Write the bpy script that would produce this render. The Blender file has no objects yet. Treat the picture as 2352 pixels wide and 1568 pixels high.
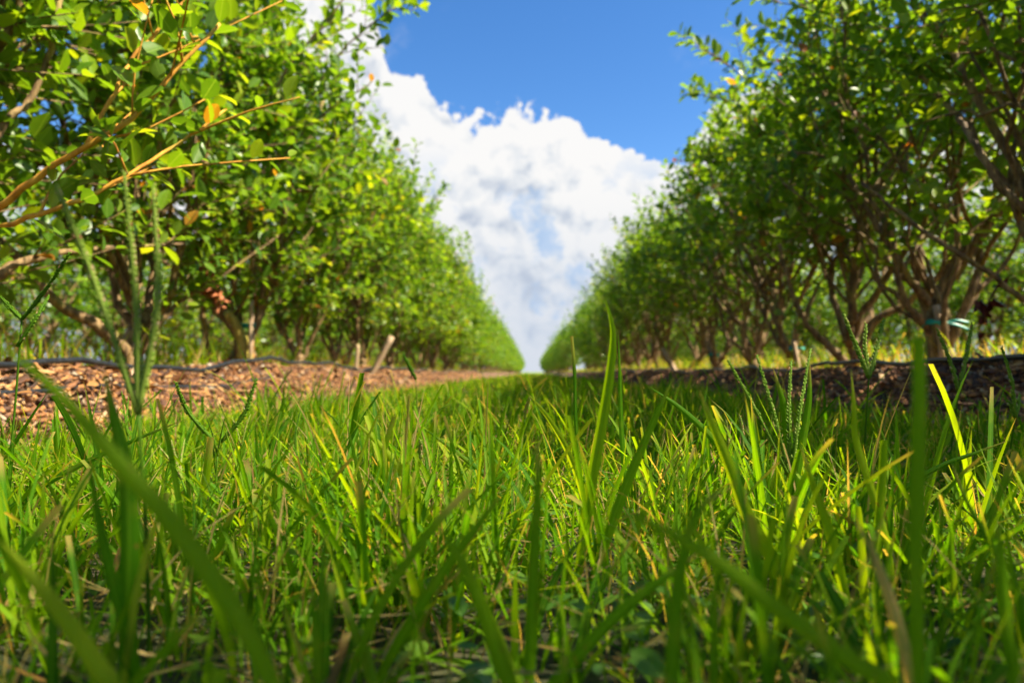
import bpy, math, random
import numpy as np
from mathutils import Vector, Matrix, Euler

SC = bpy.context.scene
COL = SC.collection
R = math.radians

# ------------------------------------------------------------------ camera
CAM_H = 0.135
FPX = 1568.0                      # focal length in units of a 2352 px wide frame (24 mm on full frame)
cam_d = bpy.data.cameras.new('camera')
cam = bpy.data.objects.new('camera', cam_d)
COL.objects.link(cam)
cam.location = (0, 0, CAM_H)
cam.rotation_euler = Euler((R(90 + 2.67), 0, R(1.68)), 'XYZ')
cam_d.sensor_width = 36
cam_d.lens = 24
cam_d.clip_start = 0.01
cam_d.clip_end = 2000
cam_d.dof.use_dof = True
cam_d.dof.focus_distance = 0.58
cam_d.dof.aperture_fstop = 6.3
SC.camera = cam
CM = cam.rotation_euler.to_matrix()

def ray(px, py):
    """direction (scaled so that y = 1) through a point of the 2352x1568 view"""
    d = CM @ Vector(((px - 1176) / FPX, (784 - py) / FPX, -1.0))
    return d / d.y

def P(px, py, Y):
    d = ray(px, py)
    return Vector((d.x * Y, Y, CAM_H + d.z * Y))

# ------------------------------------------------------------------ light
SUN_EL, SUN_AZ = R(50), R(-12)           # azimuth measured from +X towards +Y
sun_dir = Vector((math.cos(SUN_EL) * math.cos(SUN_AZ), math.cos(SUN_EL) * math.sin(SUN_AZ), math.sin(SUN_EL)))
sun_l = bpy.data.lights.new('sun', 'SUN')
sun_l.energy = 5.0
sun_l.angle = R(0.5)
sun_l.color = (1.0, 0.90, 0.70)
sun = bpy.data.objects.new('sun', sun_l)
COL.objects.link(sun)
sun.rotation_euler = sun_dir.to_track_quat('Z', 'Y').to_euler()

SC.view_settings.view_transform = 'Standard'
SC.view_settings.look = 'None'
SC.view_settings.gamma = 1
SC.view_settings.exposure = 1.35

SC.cycles.max_bounces = 6
SC.cycles.diffuse_bounces = 3
SC.cycles.glossy_bounces = 2
SC.cycles.transmission_bounces = 4
SC.cycles.use_adaptive_sampling = True
SC.cycles.adaptive_threshold = 0.03
SC.cycles.caustics_reflective = False
SC.cycles.caustics_refractive = False

class NT:
    """tiny node-tree helper"""
    def __init__(s, nt):
        s.nt = nt; nt.nodes.clear()
    def n(s, typ, ins=None, **kw):
        nd = s.nt.nodes.new(typ)
        for k, v in kw.items(): setattr(nd, k, v)
        if ins:
            for k, v in ins.items():
                sk = nd.inputs[k]
                if hasattr(v, 'is_output') or isinstance(v, bpy.types.NodeSocket): s.nt.links.new(v, sk)
                else: sk.default_value = v
        return nd
    def m(s, op, a, b=0.0, c=0.0, clamp=False):
        nd = s.n('ShaderNodeMath', {0: a, 1: b, 2: c}, operation=op, use_clamp=clamp)
        return nd.outputs[0]
    def mix(s, f, a, b, blend='MIX'):
        nd = s.nt.nodes.new('ShaderNodeMix'); nd.data_type = 'RGBA'; nd.blend_type = blend
        for k, v in ((0, f), (6, a), (7, b)):
            if isinstance(v, bpy.types.NodeSocket): s.nt.links.new(v, nd.inputs[k])
            else: nd.inputs[k].default_value = v if k == 0 else (*v, 1)
        return nd.outputs[2]
    def ramp(s, f, stops, interp='LINEAR'):
        nd = s.n('ShaderNodeValToRGB', {0: f})
        cr = nd.color_ramp; cr.interpolation = interp
        while len(cr.elements) > 1: cr.elements.remove(cr.elements[0])
        cr.elements[0].position = stops[0][0]; cr.elements[0].color = (*stops[0][1], 1)
        for p, c in stops[1:]:
            e = cr.elements.new(p); e.color = (*c, 1)
        return nd.outputs[0]
    def sstep(s, v, a, b, lo=0.0, hi=1.0):
        return s.n('ShaderNodeMapRange', {0: v, 1: a, 2: b, 3: lo, 4: hi}, interpolation_type='SMOOTHSTEP').outputs[0]
    def noise(s, vec, scale, detail=4, rough=0.5, dist=0.0):
        return s.n('ShaderNodeTexNoise', {'Vector': vec, 'Scale': scale, 'Detail': detail, 'Roughness': rough, 'Distortion': dist}).outputs[0]

# ------------------------------------------------------------------ world: Nishita sky with a bank of cumulus
world = bpy.data.worlds.new('World'); SC.world = world; world.use_nodes = True
w = NT(world.node_tree)
sky = w.n('ShaderNodeTexSky', sky_type='NISHITA', sun_disc=False, sun_elevation=SUN_EL,
          sun_rotation=math.atan2(sun_dir.x, sun_dir.y), air_density=1.0, dust_density=0.3, ozone_density=3.0).outputs[0]
hsv = w.n('ShaderNodeHueSaturation', {'Hue': 0.505, 'Saturation': 1.28, 'Value': 1.04, 'Color': sky}).outputs[0]
g = w.n('ShaderNodeTexCoord').outputs['Generated']
sep = w.n('ShaderNodeSeparateXYZ', {0: g})
ay = w.m('ADD', w.m('ABSOLUTE', sep.outputs[1]), 0.02)
u = w.m('DIVIDE', sep.outputs[0], ay)
v = w.m('DIVIDE', sep.outputs[2], ay)
pv = w.n('ShaderNodeCombineXYZ', {0: u, 1: v, 2: 0.0}).outputs[0]
outline = [(-400, 250), (100, 330), (380, 280), (520, 150), (600, -150), (780, -150), (870, -40), (905, 108), (975, 112), (1005, 170),
           (1060, 200), (1100, 212), (1140, 212), (1160, 185), (1200, 182), (1240, 205), (1300, 205), (1338, 240), (1356, 288), (1385, 285),
           (1402, 255), (1460, 262), (1510, 288), (1555, 300), (1590, 225), (1700, 165), (1800, 200), (2000, 300), (2300, 200), (2700, 300)]
fc = w.n('ShaderNodeFloatCurve', {'Factor': 1.0, 'Value': w.m('MULTIPLY_ADD', u, 0.5, 0.5)})
cv = fc.mapping.curves[0]
pts = []
for px, py in outline:
    d = ray(px, py); pts.append((d.x * 0.5 + 0.5, d.z / d.y))
pts = [(min(max(a, 0), 1), min(b, 1)) for a, b in pts]
cv.points[0].location = (0, pts[0][1]); cv.points[1].location = (1, pts[-1][1])
for a, b in pts:
    if 0.01 < a < 0.99: cv.points.new(a, b)
fc.mapping.update()
top = fc.outputs[0]
warp = w.n('ShaderNodeTexNoise', {'Vector': pv, 'Scale': 16.0, 'Detail': 6.0, 'Roughness': 0.6})
wv = w.n('ShaderNodeVectorMath', {0: warp.outputs['Color'], 1: (0.5, 0.5, 0.5)}, operation='SUBTRACT').outputs[0]
wv = w.n('ShaderNodeVectorMath', {0: wv, 3: 0.05}, operation='SCALE').outputs[0]
pw = w.n('ShaderNodeVectorMath', {0: pv, 1: wv}, operation='ADD').outputs[0]
edge = w.m('SUBTRACT', 1.0, w.m('MULTIPLY', w.n('ShaderNodeTexVoronoi', {'Vector': pw, 'Scale': 13.0, 'Smoothness': 0.6, 'Detail': 4.0, 'Roughness': 0.6}, feature='SMOOTH_F1').outputs['Distance'], 1.15))
D = w.m('ADD', w.m('SUBTRACT', top, v), w.m('MULTIPLY', w.m('SUBTRACT', edge, 0.22), 0.075))
alpha = w.sstep(D, 0.0, 0.012)
# billow shading: height field compared with itself a little nearer the light
def billow(vec, sc):
    a = w.n('ShaderNodeTexVoronoi', {'Vector': vec, 'Scale': sc, 'Smoothness': 1.0, 'Detail': 3.0, 'Roughness': 0.55, 'Randomness': 1.0}, feature='SMOOTH_F1').outputs['Distance']
    return a
off = w.n('ShaderNodeVectorMath', {0: pw, 1: (0.010, 0.024, 0)}, operation='ADD').outputs[0]
E = w.m('SUBTRACT', w.m('MULTIPLY_ADD', billow(off, 6.5), 1.0, w.m('MULTIPLY', billow(off, 16.0), 0.45)), w.m('MULTIPLY_ADD', billow(pw, 6.5), 1.0, w.m('MULTIPLY', billow(pw, 16.0), 0.45)))
big = w.noise(pv, 4.2, 4, 0.5)
lum = w.m('ADD', w.m('MULTIPLY_ADD', E, 2.3, 0.92), w.m('MULTIPLY', w.m('SUBTRACT', big, 0.5), 1.1))
rim = w.sstep(D, 0.0, 0.16, 0.42, 0.0)
lum = w.m('ADD', lum, rim, clamp=True)
ccol = w.ramp(lum, [(0.0, (0.42, 0.50, 0.64)), (0.4, (0.60, 0.66, 0.76)), (0.7, (0.84, 0.87, 0.91)), (1.0, (1.0, 0.99, 0.98))])
hz = w.sstep(v, 0.0, 0.30)
ccol = w.mix(w.m('MULTIPLY_ADD', hz, -0.60, 0.6), ccol, (0.52, 0.62, 0.78))
# ragged blue openings low in the bank
hole = w.sstep(w.noise(pw, 7.5, 5, 0.6), 0.50, 0.60)
hole = w.m('MULTIPLY', hole, w.sstep(v, 0.34, 0.24))
ccol = w.mix(w.m('MULTIPLY', hole, 0.75), ccol, (0.40, 0.60, 0.90))
# faint wisps in the blue
wis = w.m('MULTIPLY', w.sstep(w.noise(pw, 5.0, 6, 0.6), 0.56, 0.76), 0.40)
alpha = w.m('MAXIMUM', alpha, wis)
ccol10 = w.n('ShaderNodeVectorMath', {0: ccol, 3: 4.75}, operation='SCALE').outputs[0]
final = w.mix(alpha, hsv, hsv)
w.nt.links.new(ccol10, final.node.inputs[7])
bg = w.n('ShaderNodeBackground', {'Color': final, 'Strength': 0.080})
wo = w.n('ShaderNodeOutputWorld', {'Surface': bg.outputs[0]})

# ------------------------------------------------------------------ mesh helpers
def new_mesh(name, V, Q=None, T=None, attrs=None, smooth=False):
    me = bpy.data.meshes.new(name)
    V = np.asarray(V, np.float32).reshape(-1, 3)
    Q = np.zeros((0, 4), np.int32) if Q is None or len(Q) == 0 else np.asarray(Q, np.int32)
    T = np.zeros((0, 3), np.int32) if T is None or len(T) == 0 else np.asarray(T, np.int32)
    me.vertices.add(len(V)); me.vertices.foreach_set('co', V.ravel())
    loops = np.concatenate([Q.ravel(), T.ravel()])
    me.loops.add(len(loops)); me.loops.foreach_set('vertex_index', loops)
    st = np.concatenate([np.arange(len(Q)) * 4, len(Q) * 4 + np.arange(len(T)) * 3]).astype(np.int32)
    me.polygons.add(len(st)); me.polygons.foreach_set('loop_start', st)
    if smooth: me.polygons.foreach_set('use_smooth', np.ones(len(st), bool))
    for k, a in (attrs or {}).items():
        at = me.attributes.new(k, 'FLOAT', 'POINT'); at.data.foreach_set('value', np.asarray(a, np.float32))
    me.update(calc_edges=True)
    return me

def tag(o, label=None, cat=None, group=None, kind=None):
    if label: o['label'] = label
    if cat: o['category'] = cat
    if group: o['group'] = group
    if kind: o['kind'] = kind
    return o

def obj(name, me, mat=None, parent=None):
    if mat and len(me.materials) == 0: me.materials.append(mat)
    o = bpy.data.objects.new(name, me); COL.objects.link(o)
    if parent: o.parent = parent
    return o

def empty(name, loc=(0, 0, 0)):
    o = bpy.data.objects.new(name, None); COL.objects.link(o); o.location = loc
    o.empty_display_size = 0.05
    return o

def copy_thing(root):
    r = root.copy(); COL.objects.link(r)
    for ch in root.children:
        c = ch.copy(); COL.objects.link(c); c.parent = r
    return r

class Acc:
    def __init__(s): s.V = []; s.Q = []; s.T = []; s.A = {}; s.n = 0
    def add(self, V, Q=None, T=None, **attrs):
        V = np.asarray(V, float).reshape(-1, 3)
        self.V.append(V)
        if Q is not None and len(Q): self.Q.append(np.asarray(Q) + self.n)
        if T is not None and len(T): self.T.append(np.asarray(T) + self.n)
        for k, a in attrs.items():
            self.A.setdefault(k, []).append(np.broadcast_to(np.asarray(a, float), (len(V),)))
        self.n += len(V)
    def mesh(s, name, smooth=False):
        return new_mesh(name, np.concatenate(s.V), np.concatenate(s.Q) if s.Q else None,
                        np.concatenate(s.T) if s.T else None,
                        {k: np.concatenate(a) for k, a in s.A.items()}, smooth)

def smooth_path(pts, n):
    """Catmull-Rom through the points, n samples"""
    p = np.array([list(q) for q in pts], float)
    p = np.vstack([2 * p[0] - p[1], p, 2 * p[-1] - p[-2]])
    m = len(p) - 3
    ts = np.linspace(0, m - 1e-6, n); i = ts.astype(int); f = (ts - i)[:, None]
    a, b, c, d = p[i], p[i + 1], p[i + 2], p[i + 3]
    return 0.5 * ((2 * b) + (-a + c) * f + (2 * a - 5 * b + 4 * c - d) * f ** 2 + (-a + 3 * b - 3 * c + d) * f ** 3)

def tube(acc, pts, rad, sides=6, rnd=0.5, rng=None, cap=True):
    pts = np.asarray(pts, float); n = len(pts)
    rad = np.broadcast_to(np.asarray(rad, float), (n,))
    tg = np.gradient(pts, axis=0); tg /= np.linalg.norm(tg, axis=1)[:, None] + 1e-9
    up = np.array([0.31, 0.87, 0.38]) if abs(tg[:, 1]).mean() < 0.8 else np.array([0.9, 0.1, 0.4])
    a = np.cross(tg, up); a /= np.linalg.norm(a, axis=1)[:, None] + 1e-9
    b = np.cross(tg, a)
    th = np.arange(sides) * 2 * math.pi / sides
    rr = rad[:, None] * np.ones((1, sides))
    if rng is not None: rr = rr * (1 + rng.uniform(-0.14, 0.14, rr.shape))
    V = pts[:, None, :] + rr[:, :, None] * (np.cos(th)[None, :, None] * a[:, None, :] + np.sin(th)[None, :, None] * b[:, None, :])
    V = V.reshape(-1, 3)
    i = np.arange(n - 1)[:, None] * sides; j = np.arange(sides)[None, :]; k = (j + 1) % sides
    Q = np.stack([i + j, i + k, i + sides + k, i + sides + j], -1).reshape(-1, 4)
    T = None
    if cap:
        V = np.vstack([V, pts[0], pts[-1]])
        jj = np.arange(sides); kk = (jj + 1) % sides
        T = np.vstack([np.stack([kk, jj, np.full(sides, n * sides)], -1),
                       np.stack([(n - 1) * sides + jj, (n - 1) * sides + kk, np.full(sides, n * sides + 1)], -1)])
    t = np.repeat(np.linspace(0, 1, n), sides)
    if cap: t = np.concatenate([t, [0, 1]])
    acc.add(V, Q, T, rnd=rnd, t=t)

# ------------------------------------------------------------------ materials
MATS = {}
def material(name):
    m = bpy.data.materials.new(name); m.use_nodes = True; MATS[name] = m
    return m, NT(m.node_tree)

def finish(t, shader, disp=None):
    o = t.n('ShaderNodeOutputMaterial'); t.nt.links.new(shader, o.inputs['Surface'])

def attr(t, name): return t.n('ShaderNodeAttribute', attribute_name=name).outputs['Fac']

def leafy(t, col, tcol, rough, trans, spec=0.5, bump=None):
    ins = {'Base Color': col, 'Roughness': rough, 'Specular IOR Level': spec}
    if bump is not None: ins['Normal'] = bump
    p = t.n('ShaderNodeBsdfPrincipled', ins).outputs[0]
    tr = t.n('ShaderNodeBsdfTranslucent', {'Color': tcol}).outputs[0]
    return t.n('ShaderNodeMixShader', {0: trans, 1: p, 2: tr}).outputs[0]

def grass_mat():
    m, t = material('grass_green')
    r, tt, s = attr(t, 'rnd'), attr(t, 't'), attr(t, 's')
    base = t.ramp(r, [(0.0, (0.030, 0.105, 0.003)), (0.25, (0.054, 0.165, 0.003)), (0.55, (0.108, 0.230, 0.003)), (0.78, (0.200, 0.31, 0.004)),
                      (0.90, (0.24, 0.32, 0.012)), (0.905, (0.30, 0.20, 0.07)), (0.96, (0.42, 0.30, 0.13)), (1.0, (0.20, 0.085, 0.03))])
    # mown, dried tips and a pale midrib
    h2 = t.m('FRACT', t.m('MULTIPLY', r, 97.0))
    tip = t.m('MULTIPLY', t.sstep(tt, 0.80, 0.98), t.sstep(h2, 0.35, 0.75))
    c = t.mix(t.m('MULTIPLY', tip, 0.8), base, (0.40, 0.27, 0.08))
    tc = t.n('ShaderNodeTexCoord').outputs['Object']
    blotch = t.sstep(t.noise(tc, 45, 4, 0.6), 0.50, 0.72)
    c = t.mix(t.m('MULTIPLY', blotch, 0.55), c, (0.20, 0.26, 0.015))
    spots = t.sstep(t.noise(tc, 300, 3, 0.6), 0.66, 0.72)
    c = t.mix(t.m('MULTIPLY', spots, 0.7), c, (0.18, 0.09, 0.02))
    rib = t.sstep(t.m('ABSOLUTE', s), 0.0, 0.25, 0.35, 0.0)
    c = t.mix(rib, c, (0.20, 0.38, 0.02))
    vein = t.m('SINE', t.m('MULTIPLY', s, 34.0))
    bmp = t.n('ShaderNodeBump', {'Height': vein, 'Strength': 0.25, 'Distance': 0.0003}).outputs[0]
    tcol = t.n('ShaderNodeVectorMath', {0: c, 1: (3.1, 2.55, 0.7)}, operation='MULTIPLY').outputs[0]
    finish(t, leafy(t, c, tcol, 0.5, 0.46, 0.08, bmp))
    return m

def leaf_mat(name, cols, tmul, rough=0.36, trans=0.42):
    m, t = material(name)
    r = attr(t, 'rnd'); s = attr(t, 's')
    oi = t.n('ShaderNodeObjectInfo').outputs['Random']
    rr = t.m('ADD', r, t.m('MULTIPLY', t.m('SUBTRACT', oi, 0.5), 0.08), clamp=True)
    c = t.ramp(rr, cols)
    tc = t.n('ShaderNodeTexCoord').outputs['Object']
    b = t.noise(tc, 60, 3, 0.6)
    c = t.mix(t.m('MULTIPLY', b, 0.3), c, (0.16, 0.26, 0.03))
    rib = t.sstep(t.m('ABSOLUTE', s), 0.0, 0.12, 0.4, 0.0)
    c = t.mix(rib, c, (0.25, 0.38, 0.08))
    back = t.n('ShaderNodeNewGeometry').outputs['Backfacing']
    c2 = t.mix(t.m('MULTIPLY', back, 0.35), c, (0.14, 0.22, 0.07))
    tcol = t.n('ShaderNodeVectorMath', {0: c, 1: tmul}, operation='MULTIPLY').outputs[0]
    finish(t, leafy(t, c2, tcol, rough, trans, 0.3))
    return m

def bark_mat(name, a, b, c3, scale=60):
    m, t = material(name)
    tc = t.n('ShaderNodeTexCoord').outputs['Object']
    mp = t.n('ShaderNodeMapping', {'Vector': tc, 'Scale': (1.0, 1.0, 0.25)}).outputs[0]
    n = t.noise(mp, scale, 6, 0.65)
    n2 = t.noise(tc, 9, 3, 0.5)
    c = t.ramp(n, [(0.35, a), (0.5, b), (0.66, c3)])
    c = t.mix(t.sstep(n2, 0.56, 0.72, 0, 0.6), c, (0.33, 0.28, 0.04))
    bmp = t.n('ShaderNodeBump', {'Height': n, 'Strength': 0.7, 'Distance': 0.004}).outputs[0]
    p = t.n('ShaderNodeBsdfPrincipled', {'Base Color': c, 'Roughness': 0.8, 'Normal': bmp})
    finish(t, p.outputs[0])
    return m

M_GRASS = grass_mat()
M_LEAF = leaf_mat('blueberry_leaf', [(0.0, (0.024, 0.085, 0.007)), (0.30, (0.056, 0.145, 0.006)), (0.60, (0.110, 0.222, 0.007)), (0.85, (0.21, 0.31, 0.008)),
                                     (0.965, (0.30, 0.34, 0.012)), (0.975, (0.34, 0.16, 0.02)), (1.0, (0.30, 0.05, 0.02))], (3.1, 2.6, 0.7))
M_COVER = leaf_mat('ground_cover_leaf', [(0.0, (0.03, 0.11, 0.012)), (0.5, (0.06, 0.17, 0.012)), (0.9, (0.13, 0.25, 0.015)), (1.0, (0.25, 0.18, 0.06))], (3.0, 2.4, 1.0), 0.4)
M_BARK = bark_mat('shrub_bark', (0.07, 0.042, 0.018), (0.20, 0.120, 0.048), (0.42, 0.28, 0.12))
M_SHOOT = bark_mat('orange_shoot_bark', (0.42, 0.16, 0.02), (0.62, 0.29, 0.025), (0.74, 0.42, 0.06), 40)
M_LICHEN = bark_mat('lichen_bark', (0.22, 0.17, 0.03), (0.40, 0.32, 0.05), (0.55, 0.46, 0.12), 40)
M_WOOD = bark_mat('stake_wood', (0.34, 0.22, 0.13), (0.48, 0.33, 0.20), (0.60, 0.44, 0.29), 40)

def simple(name, col, rough=0.5, spec=0.5, var=0.0):
    m, t = material(name)
    tc = t.n('ShaderNodeTexCoord').outputs['Object']
    n = t.noise(tc, 70, 4, 0.6)
    c = t.mix(t.sstep(n, 0.35, 0.75, 0, var), col, tuple(min(1, x * 2.2 + 0.02) for x in col))
    finish(t, t.n('ShaderNodeBsdfPrincipled', {'Base Color': c, 'Roughness': rough, 'Specular IOR Level': spec}).outputs[0])
    return m
M_HOSE = simple('black_polyethylene', (0.012, 0.013, 0.016), 0.36, 0.5, 0.6)
M_TAPE = simple('teal_vinyl_tape', (0.0, 0.27, 0.22), 0.4, 0.5, 0.2)
M_DEAD = simple('dead_leaf_brown', (0.30, 0.10, 0.035), 0.7, 0.3, 0.6)
M_DEADRED = simple('dead_leaf_dark_red', (0.085, 0.012, 0.008), 0.6, 0.3, 0.3)

def chip_mat():
    m, t = material('bark_chips')
    r = attr(t, 'rnd')
    c = t.ramp(r, [(0.0, (0.035, 0.016, 0.010)), (0.35, (0.12, 0.046, 0.018)), (0.6, (0.27, 0.105, 0.030)), (0.8, (0.44, 0.20, 0.055)), (0.94, (0.50, 0.29, 0.10)), (1.0, (0.40, 0.33, 0.24))])
    tc = t.n('ShaderNodeTexCoord').outputs['Object']
    n = t.noise(tc, 150, 4, 0.6)
    c = t.mix(t.sstep(n, 0.4, 0.7, 0, 0.4), c, (0.05, 0.025, 0.02))
    finish(t, t.n('ShaderNodeBsdfPrincipled', {'Base Color': c, 'Roughness': 0.7}).outputs[0])
    return m
M_CHIP = chip_mat()

def ground_mat():
    m, t = material('soil_and_thatch')
    tc = t.n('ShaderNodeTexCoord').outputs['Object']
    n = t.noise(tc, 40, 8, 0.7); n2 = t.noise(tc, 3, 4, 0.6)
    c = t.ramp(n, [(0.3, (0.010, 0.009, 0.004)), (0.5, (0.035, 0.028, 0.010)), (0.7, (0.12, 0.085, 0.035))])
    c = t.mix(t.sstep(n2, 0.4, 0.6, 0.1, 0.4), c, (0.03, 0.07, 0.006))
    # far ground turns grass green, brightened in colour to stand for sunlight
    y = t.n('ShaderNodeSeparateXYZ', {0: tc}).outputs[1]
    c = t.mix(t.sstep(y, 12, 26, 0, 0.9), c, (0.20, 0.30, 0.03))
    b = t.n('ShaderNodeBump', {'Height': n, 'Strength': 0.8, 'Distance': 0.01}).outputs[0]
    finish(t, t.n('ShaderNodeBsdfPrincipled', {'Base Color': c, 'Roughness': 0.95, 'Normal': b}).outputs[0])
    return m
M_GROUND = ground_mat()

def bed_mat():
    m, t = material('mulch')
    tc = t.n('ShaderNodeTexCoord').outputs['Object']
    vo = t.n('ShaderNodeTexVoronoi', {'Vector': tc, 'Scale': 55.0, 'Randomness': 1.0})
    c = t.ramp(t.n('ShaderNodeSeparateXYZ', {0: vo.outputs['Color']}).outputs[0],
               [(0.0, (0.05, 0.022, 0.014)), (0.5, (0.17, 0.075, 0.035)), (0.85, (0.36, 0.19, 0.09)), (1.0, (0.45, 0.32, 0.22))])
    n = t.noise(tc, 90, 6, 0.7)
    c = t.mix(t.sstep(n, 0.45, 0.7, 0, 0.6), c, (0.035, 0.02, 0.014))
    b = t.n('ShaderNodeBump', {'Height': t.m('ADD', vo.outputs['Distance'], n), 'Strength': 1.0, 'Distance': 0.012}).outputs[0]
    finish(t, t.n('ShaderNodeBsdfPrincipled', {'Base Color': c, 'Roughness': 0.85, 'Normal': b}).outputs[0])
    return m
M_BED = bed_mat()

# ------------------------------------------------------------------ layout
XL, XR = -1.38, 1.45             # the two rows of shrubs beside the aisle
ROW_END = 76.0
X2L, X2R = -4.2, 4.25            # next rows
X3L, X3R = -7.1, 7.2

def lump(x, y, k=1.0):
    return (0.022 * np.sin(1.9 * y + 1.3 * x) * np.cos(1.1 * y + 0.4) + 0.010 * np.sin(6.1 * y + 3.0 * x + 1.0) + 0.006 * np.sin(15 * y + 9 * x)) * k

BED_W, BED_TOP, BED_FLAT = 0.60, 0.145, 0.26
def bed_z(dx, y, x0=0.0):
    a = np.clip((BED_W - np.abs(dx)) / (BED_W - BED_FLAT), 0, 1)
    s = a * a * (3 - 2 * a)
    return s * (BED_TOP + lump(dx + x0, y)) + 0.004 * 0

# ground: one sheet to the horizon, finer near the camera
def ground():
    xs = np.concatenate([[-700, -200, -60, -20], np.linspace(-8, 8, 81), [20, 60, 200, 700]])
    ys = np.concatenate([[-200, -30], np.linspace(-2, 12, 71), np.linspace(13, 90, 40), [130, 250, 500, 1200]])
    X, Y = np.meshgrid(xs, ys)
    Z = np.where((abs(X) < 9) & (Y < 90), 0.006 * np.sin(3 * X + Y) * np.cos(2.3 * Y), 0.0)
    Z = np.where(Y > 85, (Y - 85) * 0.002, Z) - 0.004
    nx, ny = len(xs), len(ys)
    i = np.arange(ny - 1)[:, None] * nx + np.arange(nx - 1)[None, :]
    Q = np.stack([i, i + 1, i + nx + 1, i + nx], -1).reshape(-1, 4)
    o = obj('ground', new_mesh('ground', np.stack([X, Y, Z], -1), Q, smooth=True), M_GROUND)
    tag(o, kind='structure')
ground()

def bed(x0, y0, y1, ny, name='mulch_bed'):
    xs = np.linspace(-BED_W, BED_W, 33); ys = np.linspace(0, 1, ny) ** 1.5 * (y1 - y0) + y0
    X, Y = np.meshgrid(xs, ys)
    Z = bed_z(X, Y, x0)
    Z = Z * np.clip((y1 - Y) / 0.6, 0, 1) * np.clip((Y - y0) / 0.4, 0, 1) - 0.006
    nx = len(xs)
    i = np.arange(ny - 1)[:, None] * nx + np.arange(nx - 1)[None, :]
    Q = np.stack([i, i + 1, i + nx + 1, i + nx], -1).reshape(-1, 4)
    o = obj(name, new_mesh(name, np.stack([X + x0, Y, Z], -1), Q, smooth=True), M_BED)
    tag(o, kind='structure')
for x0, ny in ((XL, 500), (XR, 500), (X2L, 150), (X2R, 150), (X3L, 80), (X3R, 80)):
    bed(x0, -2.0, ROW_END + 1, ny)

def chips(x0, name, seed, n=42000):
    rng = np.random.default_rng(seed)
    y = 0.2 + 13 * rng.random(n) ** 1.6
    side = -np.sign(x0)
    dx = side * (rng.random(n) ** 0.8 * 1.05 * BED_W - 0.12)     # mostly on the slope facing the aisle
    dx = np.clip(dx, -BED_W * 1.06, BED_W * 1.06)
    z = bed_z(dx, y, x0) + rng.uniform(-0.004, 0.006, n)
    L = rng.uniform(0.004, 0.014, n) * (1 + 0.04 * y); W = L * rng.uniform(0.22, 0.6, n); H = rng.uniform(0.001, 0.004, n)
    big = rng.random(n) < 0.05; L[big] *= 2.0
    az = rng.uniform(0, 2 * math.pi, n); ti = rng.normal(0, 0.45, n)
    a = np.stack([np.cos(az) * np.cos(ti), np.sin(az) * np.cos(ti), np.sin(ti)], -1)
    b = np.stack([-np.sin(az), np.cos(az), rng.normal(0, 0.5, n)], -1); b /= np.linalg.norm(b, axis=1)[:, None]
    c = np.cross(a, b)
    ctr = np.stack([x0 + dx, y, z], -1)
    sg = np.array([[-1, -1, -1], [1, -.7, -1], [1, 1, -1], [-.8, 1, -1], [-1, -1, 1], [1, -.7, 1], [1, 1, 1], [-.8, 1, 1]], float)
    V = ctr[:, None] + sg[None, :, 0:1] * (a * L[:, None])[:, None] + sg[None, :, 1:2] * (b * W[:, None])[:, None] + sg[None, :, 2:3] * (c * H[:, None])[:, None]
    F = np.array([[3, 2, 1, 0], [4, 5, 6, 7], [0, 1, 5, 4], [1, 2, 6, 5], [2, 3, 7, 6], [3, 0, 4, 7]])
    Q = (np.arange(n)[:, None, None] * 8 + F[None]).reshape(-1, 4)
    me = new_mesh(name, V, Q, attrs={'rnd': np.repeat(rng.random(n), 8)})
    return obj(name, me, M_CHIP)
tag(chips(XL, 'bark_chips', 3), 'reddish brown bark chips strewn over the bed left of the grass', 'mulch', kind='stuff')
tag(chips(XR, 'bark_chips', 4), 'dark speckled bark chips strewn over the bed right of the grass', 'mulch', kind='stuff')

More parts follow.
